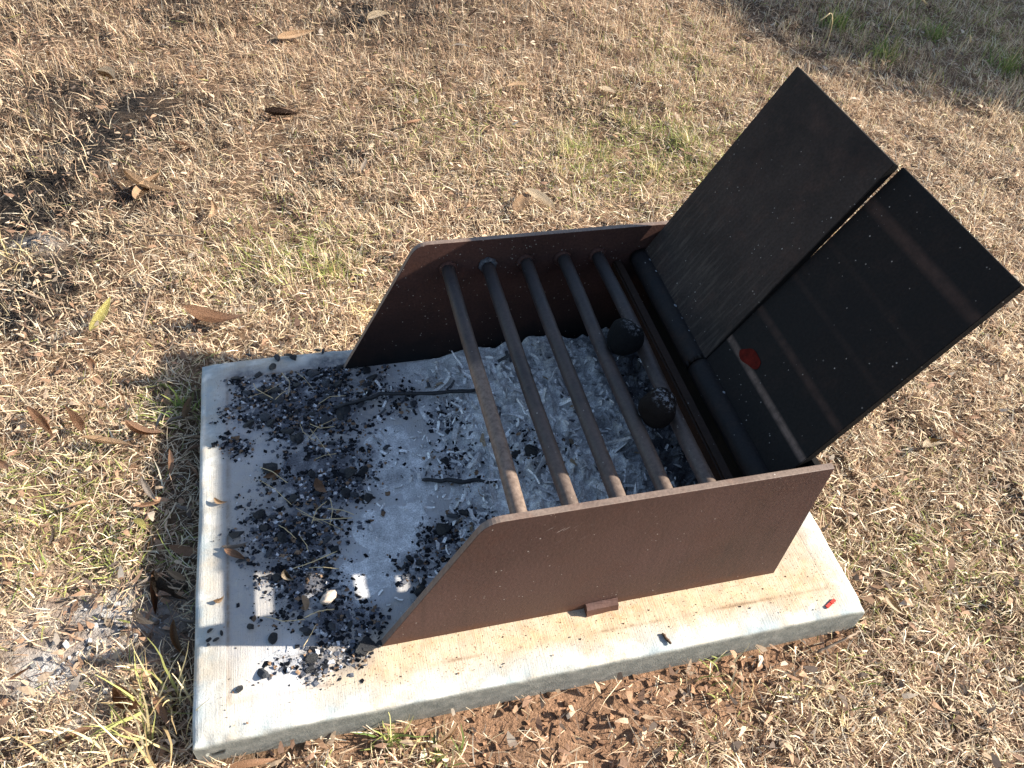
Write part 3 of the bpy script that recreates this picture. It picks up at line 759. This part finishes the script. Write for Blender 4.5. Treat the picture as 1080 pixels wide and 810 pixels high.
def inview(x, y, mg=140):
    u, v, z = topx(np.array([x, y, GZ])); return z > 0 and -mg < u < 1080+mg and -mg < v < 810+mg
def rand_ground(n, x0=-1., x1=3.4, y0=-.6, y1=2.9, need=True, pad=.02):
    out = []
    while len(out) < n:
        x, y = random.uniform(x0, x1), random.uniform(y0, y1)
        if SX0-pad < x < SX1+pad and SY0-pad < y < SY1+pad: continue
        if need and not inview(x, y): continue
        out.append((x, y))
    return out
LL = {'brown': 'dried brown gum leaf lying in the dry grass', 'tan': 'small tan dead leaf lying in the dry grass', 'pale': 'small pale dead leaf lying in the dry grass',
      'grey': 'greyish dead leaf lying in the dry grass', 'dark': 'dark brown dead leaf lying in the dry grass'}
for kind, n in (('brown', 60), ('tan', 95), ('pale', 45), ('grey', 34), ('dark', 28)):
    for x, y in rand_ground(n):
        L = random.uniform(.014, .045) if random.random() < .8 else random.uniform(.045, .075)
        put_leaf(kind, x, y, gh1(x, y)+random.uniform(.014, .030), L, random.uniform(0, 6.28), LL[kind], kind+' leaves in the grass')
# leaf litter packed along the left side of the slab
for k in range(26):
    x = SX0-random.uniform(.015, .09); y = random.uniform(-.08, .58)
    put_leaf(random.choice(['grey', 'brown', 'tan']), x, y, gh1(x, y)+random.uniform(.005, .025), random.uniform(.03, .07), random.uniform(0, 6.28),
             'dead leaf in the litter along the shaded left side of the slab', 'leaf litter beside the slab')

# twigs
TW = m_flat('grey twig', (.20, .15, .11), .35, .85, .15); TP = m_flat('straw stalk', (.50, .39, .22), .25, .7, .25)
for (u0, v0, u1, v1, lb) in ((150, 350, 160, 310, 'thin pale twig standing beside the yellow leaf'), (235, 262, 155, 255, 'thin twig lying in grass at the upper left'),
                             (0, 318, 60, 322, 'grey charred twig in the burnt patch at the left edge'), (860, 690, 905, 668, 'thin twig at the front right of the slab')):
    a = gp(u0, v0); b = gp(u1, v1)
    stick('twig', [(a[0], a[1], gh1(*a)+.012), ((a[0]+b[0])/2+.006, (a[1]+b[1])/2-.004, GZ+.028), (b[0], b[1], gh1(*b)+.014)], .0022, TW, lb, 'twig', int(u0), .1)
for k in range(26):
    c = RNG.choice(9); u, v = [(330, 470), (350, 440), (300, 520), (340, 500), (320, 590), (290, 570), (320, 660), (345, 540), (300, 420)][c]
    x, y = gp(u+random.uniform(-25, 25), v+random.uniform(-20, 20), .008); a = random.uniform(0, 6.28); L = random.uniform(.012, .038); z = .008+random.uniform(0, .008)
    stick('grass_stalk', [(x-L*math.cos(a), y-L*math.sin(a), z), (x+random.gauss(0, .004), y+random.gauss(0, .004), z+.004), (x+L*math.cos(a), y+L*math.sin(a), z+random.uniform(-.003, .006))], random.uniform(.0004, .0009), TP,
          'dry straw stalk lying across the charcoal on the slab', 'straw', k, .1, 'straw stalks on the charcoal')

# ------------------------------------------------------------------ grass
def blades(n, fpos, len_f, wid, lean, curvev, colf, K=4, zoff=0.):
    """vectorised curved ribbons; returns V (n*(K*2),3), F, C"""
    x, y = fpos; z0 = gheight(x, y)-.002+zoff
    yaw = RNG.uniform(0, 2*np.pi, n); L = len_f; th = lean; kap = curvev
    P = []; px, py, pz = x.copy(), y.copy(), z0+np.zeros(n)
    side = yaw+np.pi/2+RNG.normal(0, .5, n)
    vs = []
    for k in range(K):
        t = k/(K-1)
        wk = wid*(1-.85*t**1.6)*(.75+.25*min(1, t*4))
        vs.append(np.stack([px+np.cos(side)*wk/2, py+np.sin(side)*wk/2, pz], 1)); vs.append(np.stack([px-np.cos(side)*wk/2, py-np.sin(side)*wk/2, pz+wk*.25], 1))
        a = th+kap*t; st = L/(K-1)
        px = px+np.sin(a)*np.cos(yaw)*st; py = py+np.sin(a)*np.sin(yaw)*st; pz = pz+np.cos(a)*st
        yaw = yaw+RNG.normal(0, .18, n)
        pz = np.maximum(pz, z0+.001)
    V = np.stack(vs, 1); C = np.repeat(colf[:, None], 2*K, 1)
    f = np.array([(2*k, 2*k+1, 2*k+3, 2*k+2) for k in range(K-1)])
    F = (np.arange(n)[:, None, None]*2*K+f[None]).reshape(-1, 4)
    return V.reshape(-1, 3), F, C.reshape(-1, 3)
def scatter(n, tight=True):
    """ground points, dense where the photo looks, thinner to the sides"""
    xs = []; ys = []; c = 0
    while c < n:
        x = RNG.uniform(-1.6, 4.2, n); y = RNG.uniform(-1.1, 3.4, n)
        P = np.stack([x, y, np.full(n, GZ)], 1)-CP; z = P@CF; u = 540+FPX*(P@CR)/np.maximum(z, .05); v = 405-FPX*(P@CU)/np.maximum(z, .05)
        ins = (z > .05) & (u > -520) & (u < 1420) & (v > -110) & (v < 1050)
        dens = np.where(ins, np.clip(1.5/np.maximum(z, .8), .35, 1.4), .22)
        d = np.maximum(np.maximum(SX0-x, x-SX1), np.maximum(SY0-y, y-SY1))
        dens = dens*(d > .004)
        k = RNG.random(n)*1.4 < dens
        xs.append(x[k]); ys.append(y[k]); c += k.sum()
    return np.concatenate(xs)[:n], np.concatenate(ys)[:n]
PAL = np.array([[.76, .59, .39], [.63, .455, .295], [.45, .295, .19], [.86, .74, .54], [.23, .14, .092], [.72, .57, .33]])*np.array([.97, 1.0, 1.03])
def straw_col(n, x, y, green=0.):
    warm = fbm(x, y, .5, 131, 3)
    p = RNG.random(n)
    idx = np.searchsorted(np.cumsum([.24, .23, .19, .15, .13, .06]), p); idx = np.clip(idx, 0, 5)
    c = PAL[idx]*RNG.uniform(.75, 1.2, (n, 1))
    far_ = np.clip((y-.9)/1.0, 0, 1)*np.clip(1.3-.35*x, .2, 1)     # the stand beyond is browner
    c = c*(1-.20*far_[:, None]*np.array([.8, 1.05, 1.15]))*(.85+.3*warm)[:, None]
    g = np.clip(GREEN(x, y)*1.3*(.35+1.1*fbm(x, y, .12, 141, 3))+.02, 0, 1)
    isg = RNG.random(n) < g*.55+green
    gc_ = np.array([.25, .285, .085])*RNG.uniform(.6, 1.3, (n, 1))+RNG.uniform(0, .10, (n, 1))*np.array([1, .8, .2])
    c = np.where(isg[:, None], gc_, c)
    b = np.clip(BURN(x, y)*2.0*(fbm(x, y, .09, 31, 4)-.12), 0, 1)
    bs = RNG.random(n) < b*.85
    return np.where(bs[:, None], np.array([.045, .035, .028])*RNG.uniform(.5, 1.8, (n, 1)), c)
# standing tufts
def make_tufts(nt, per):
    tx, ty = scatter(nt)
    keepp = 1-.93*np.clip(BARE(tx, ty)*1.3, 0, 1)-.45*np.clip(BURN(tx, ty), 0, 1)
    ds = np.maximum(np.maximum(SX0-tx, tx-SX1), np.maximum(SY0-ty, ty-SY1)); keepp *= np.where(tx < SX0, sst(.0, .11, ds), 1)*np.where(ty < SY0, sst(.0, .05, ds), 1)
    keepp *= .25+1.1*sst(.36, .60, fbm(tx, ty, .09, 151, 4))
    k = RNG.random(nt) < keepp; tx = tx[k]; ty = ty[k]; nt = len(tx)
    hgt = (.010+.017*fbm(tx, ty, .3, 161, 3)+.012*np.clip((ty-.5)/1.2, 0, 1))*RNG.uniform(.7, 1.5, nt)
    x = np.repeat(tx, per)+RNG.normal(0, .009, nt*per); y = np.repeat(ty, per)+RNG.normal(0, .009, nt*per); L = np.repeat(hgt, per)*RNG.uniform(.6, 1.6, nt*per)
    d = np.maximum(np.maximum(SX0-x, x-SX1), np.maximum(SY0-y, y-SY1)); k = d > .003; x = x[k]; y = y[k]; L = L[k]; n = len(x)
    return blades(n, (x, y), L, RNG.uniform(.0010, .0029, n), np.abs(RNG.normal(.55, .5, n)), RNG.normal(.6, .8, n), straw_col(n, x, y))
V, F, C = make_tufts(53000, 7)
tag(npmesh('dry_grass', V, F, M['straw'], colors=C), 'short dry mown grass covering the ground round the slab', 'grass', kind='stuff')
# clippings lying flat, all directions
n = 280000
x, y = scatter(n); k = RNG.random(n) < 1-.88*np.clip(BARE(x, y)*1.3, 0, 1)-.5*BURN(x, y); x = x[k]; y = y[k]; n = len(x)
L = RNG.uniform(.009, .040, n)*(1+.7*(RNG.random(n) < .12))
V, F, C = blades(n, (x, y), L, RNG.uniform(.0009, .0022, n)*(1+.8*(RNG.random(n) < .15)), RNG.normal(1.40, .20, n), RNG.normal(.12, .25, n), straw_col(n, x, y), zoff=0)
V[:, 2] += np.repeat(RNG.uniform(.001, .019, n), 8)*np.repeat(.35+.65*(fbm(x, y, .06, 171, 3)), 8)
tag(npmesh('straw_clippings', V, F, M['straw'], colors=C), 'loose straw clippings lying matted over the dry grass', 'straw', kind='stuff')
# broken leaf litter
n = 21000
x, y = scatter(n); L = RNG.uniform(.006, .026, n)*RNG.uniform(.6, 1, n)
col = np.array([[.34, .21, .13], [.50, .37, .25], [.24, .145, .095], [.52, .43, .33], [.10, .075, .06]])[RNG.choice(5, n, p=[.3, .26, .22, .07, .15])]*RNG.uniform(.7, 1.25, (n, 1))
V, F, C = blades(n, (x, y), L, L*RNG.uniform(.3, .7, n), RNG.normal(1.4, .25, n), RNG.normal(.1, .5, n), col)
V[:, 2] += np.repeat(RNG.uniform(.004, .022, n), 8)
tag(npmesh('leaf_fragments', V, F, M['litter'], colors=C), 'crumbled dead leaf fragments strewn through the dry grass', 'leaf litter', kind='stuff')
# soil crumbs on the bare strips
n = 26000
x = RNG.uniform(-.6, 1.6, n); y = RNG.uniform(-.6, .5, n)
d = np.maximum(np.maximum(SX0-x, x-SX1), np.maximum(SY0-y, y-SY1)); k = (RNG.random(n) < BARE(x, y)*1.2+.05) & (d > .002); x = x[k]; y = y[k]; n = len(x)
s = .0008+.0055*RNG.random(n)**4
red = sst(0, .25, x)[:, None]
col = (np.array([.235, .135, .08])*red+np.array([.12, .09, .065])*(1-red))*RNG.uniform(.6, 1.35, (n, 1))
ag = RNG.random(n) < ASHY(x, y)*.7; col[ag] = np.array([.42, .41, .39])*RNG.uniform(.5, 1.2, (ag.sum(), 1))
tag(crumbs('soil_crumbs', np.column_stack([x, y, gheight(x, y)+s*.3]), s, col, M['clod'], .8), 'loose soil crumbs on the bare reddish ground before the slab', 'soil', kind='stuff')

n = 300
x = RNG.uniform(.03, .97, n); y = np.concatenate([RNG.uniform(-.07, -.004, 200), RNG.uniform(-.07, .56, 100)]); x[200:] = np.where(RNG.random(100) < .5, RNG.uniform(.02, .09, 100), RNG.uniform(.885, .98, 100))
s = .0004+.0014*RNG.random(n)**6
col = np.array([[.05, .035, .025], [.20, .11, .06], [.30, .22, .14]])[RNG.choice(3, n)]*RNG.uniform(.6, 1.3, (n, 1))
tag(crumbs('dirt_specks', np.column_stack([x, y, s*.2]), s, col, M['clod'], .6), 'tiny specks of dirt scattered over the bare slab edge', 'dirt', kind='stuff')

# taller tufts one can tell apart
def tuft(u, v, nb, h, spread, cols, label, wid=.0035, lean=.5, group=None, xy=None):
    x, y = gp(u, v) if xy is None else xy; n = nb
    bx = np.full(n, x)+RNG.normal(0, spread, n); by = np.full(n, y)+RNG.normal(0, spread, n)
    bx = np.where((by > SY0) & (by < SY1) & (bx > SX0-.004) & (x < SX0), SX0-.006, bx)
    by = np.where((bx > SX0) & (bx < SX1) & (by > SY0-.004) & (y < SY0), SY0-.006, by)
    c = np.array(cols)[RNG.choice(len(cols), n)]*RNG.uniform(.8, 1.2, (n, 1))
    V, F, C = blades(n, (bx, by), RNG.uniform(.5, 1.1, n)*h, RNG.uniform(.6, 1.2, n)*wid, np.abs(RNG.normal(.15, lean, n)), RNG.normal(.9, .5, n), c, K=8)
    o = npmesh('grass_tuft', V-np.array([x, y, GZ]), F, M['straw'], colors=C); o.location = (x, y, GZ)
    return tag(o, label, 'grass tuft', group)
ST = [[.58, .47, .24], [.50, .36, .18], [.66, .56, .34]]; GR = [[.20, .25, .07], [.28, .30, .09], [.14, .20, .05]]
tuft(168, 745, 46, .10, .022, ST+[[.36, .36, .12]], 'tall straw coloured tuft beside the near left slab corner', .0042, .55)
tuft(150, 795, 40, .10, .03, ST+[[.34, .34, .12]], 'straw tuft at the bottom edge left of the slab', .004, .6)
tuft(60, 800, 30, .09, .03, ST, 'loose straw tuft at the lower left corner', .004, .7)
tuft(408, 782, 22, .060, .008, GR+[[.45, .42, .16]], 'small green tuft at the foot of the near slab side', .0042, .6)
tuft(190, 432, 22, .05, .015, GR+ST[:1], 'green tuft in the litter left of the slab', .0035, .6)
tuft(460, 800, 30, .06, .012, ST+GR[:1], 'straw tuft at the bottom edge before the slab', .0035, .8)
tuft(890, 745, 26, .06, .03, ST+GR[:1], 'mixed tuft at the lower right before the slab corner', .003, .6)
tuft(760, 720, 22, .05, .02, ST+GR[:2], 'low green straw tuft before the right end of the slab', .003, .7)
tuft(30, 600, 30, .06, .02, ST+GR[:1], 'straw tuft at the left edge level with the sun patches', .003, .6)
tuft(345, 290, 30, .055, .02, ST+GR[:2], 'green straw tuft beside the far side plate', .0028, .5)
tuft(390, 330, 34, .06, .02, ST, 'straw tuft against the front of the far side plate', .0028, .7)
tuft(15, 275, 22, .09, .02, ST, 'pale straw tuft in the burnt patch at the left edge', .003, .7)
for q_, (u, v, lb) in enumerate(((720, 150, 'green tuft beyond the far hotplate, nearest the plate'), (660, 130, 'green tuft beyond the far side plate, under the cream leaf'), (690, 185, 'low green tuft close behind the far hotplate edge'), (600, 165, 'yellow green tuft in the grass beyond the grill bars'))):
    tuft(u, v, 60, .055, .016, GR+ST+ST[:1], lb, .0028, .45)
for k, (u, v, lb) in enumerate(((930, 62, 'dense green tuft in the shade at the top right'), (985, 40, 'green tuft in the shade nearest the right corner'), (880, 30, 'dark green tuft in the shade left of the seed heads'), (1060, 75, 'green tuft at the right edge in the shade'))):
    tuft(u, v, 90, .09, .026, GR+GR+ST[:1], lb, .004, .5)
def seedstalk(u, v, h, dx, label, seed):
    x, y = gp(u, v); z = gh1(x, y)
    pts_ = [Vector((x+dx*(t**2)*h*.6, y-.05*t*h, z+h*math.sin(min(1.45, t*1.5))/1.0)) for t in [k/10 for k in range(11)]]
    bm = bmesh.new(); tube(bm, pts_, [.0013]*9+[.0011, .0009], 6)
    o = bmo('grass_stalk', bm, TP, smooth=True); tag(o, label, 'grass stalk', None)
    bm = bmesh.new(); tube(bm, [pts_[-1]+Vector((dx*.012*k, 0, -.004*k)) for k in range(7)], [.001, .002, .0025, .0028, .0024, .0018, .0008], 7)
    hd = bmo('seed_head', bm, TP, smooth=True); hd.parent = o
seedstalk(868, 58, .14, -.4, 'tall dry stalk at the shadow edge, leftmost of the three', 1)
seedstalk(925, 58, .20, .55, 'tall bent dry stalk with a drooping seed head in the shade', 2)
seedstalk(1000, 75, .12, .2, 'short dry stalk at the shadow edge toward the right', 3)

# ------------------------------------------------------------------ the tree whose shade falls on the top right corner
TX, TY, TR, THH = 7.62, 1.50, 1.42, 1.7
tree = bpy.data.objects.new('gum_tree', None); COL.objects.link(tree); tree.location = (TX, TY, GZ)
tag(tree, 'low dense gum tree standing to the right, shading the ground', 'tree'); bpy.context.view_layer.update()
bm = bmesh.new(); tube(bm, [(TX, TY, GZ-.05), (TX+.03, TY, .5), (TX-.02, TY+.03, 1.1), (TX, TY, 1.9)], [.10, .08, .065, .03], 14, .15)
for k in range(9):
    a = k*2.4; z = .7+.1*k; tube(bm, [(TX, TY, z), (TX+.45*math.cos(a), TY+.45*math.sin(a), z+.25), (TX+.85*math.cos(a), TY+.85*math.sin(a), z+.4)], [.035, .022, .008], 8, .1)
child(bmo('trunk', bm, m_flat('gum bark', (.30, .24, .19), .3, .85, .15, 12, .6), smooth=True), tree)
n = 36000; v = RNG.normal(0, 1, (n, 3)); v /= np.linalg.norm(v, axis=1)[:, None]; r = RNG.random(n)**.3
P = v*r[:, None]*TR; P *= (1+.22*(fbm(np.arctan2(v[:, 1], v[:, 0])*1., v[:, 2], .6, 5, 3)-.5))[:, None]; P += np.array([TX, TY, THH]); P[:, 2] = np.maximum(P[:, 2], .35)
ya = RNG.uniform(0, 6.28, n); dn = RNG.normal(-.6, .5, n); Lh = RNG.uniform(.05, .085, n); wv = RNG.uniform(.012, .020, n)
dv = np.stack([np.cos(ya)*np.cos(dn), np.sin(ya)*np.cos(dn), np.sin(dn)], 1); sv_ = np.stack([-np.sin(ya+.6), np.cos(ya+.6), RNG.normal(0, .4, n)], 1)
V = np.stack([P-dv*Lh[:, None], P+sv_*wv[:, None], P+dv*Lh[:, None], P-sv_*wv[:, None]], 1)
C = np.repeat(np.array([.085, .11, .04])*RNG.uniform(.6, 1.4, (n, 1)), 4, 0)
child(npmesh('crown', V.reshape(-1, 3), np.arange(n*4).reshape(-1, 4), M['straw'], colors=C), tree)
print('scene built', len(bpy.data.objects))
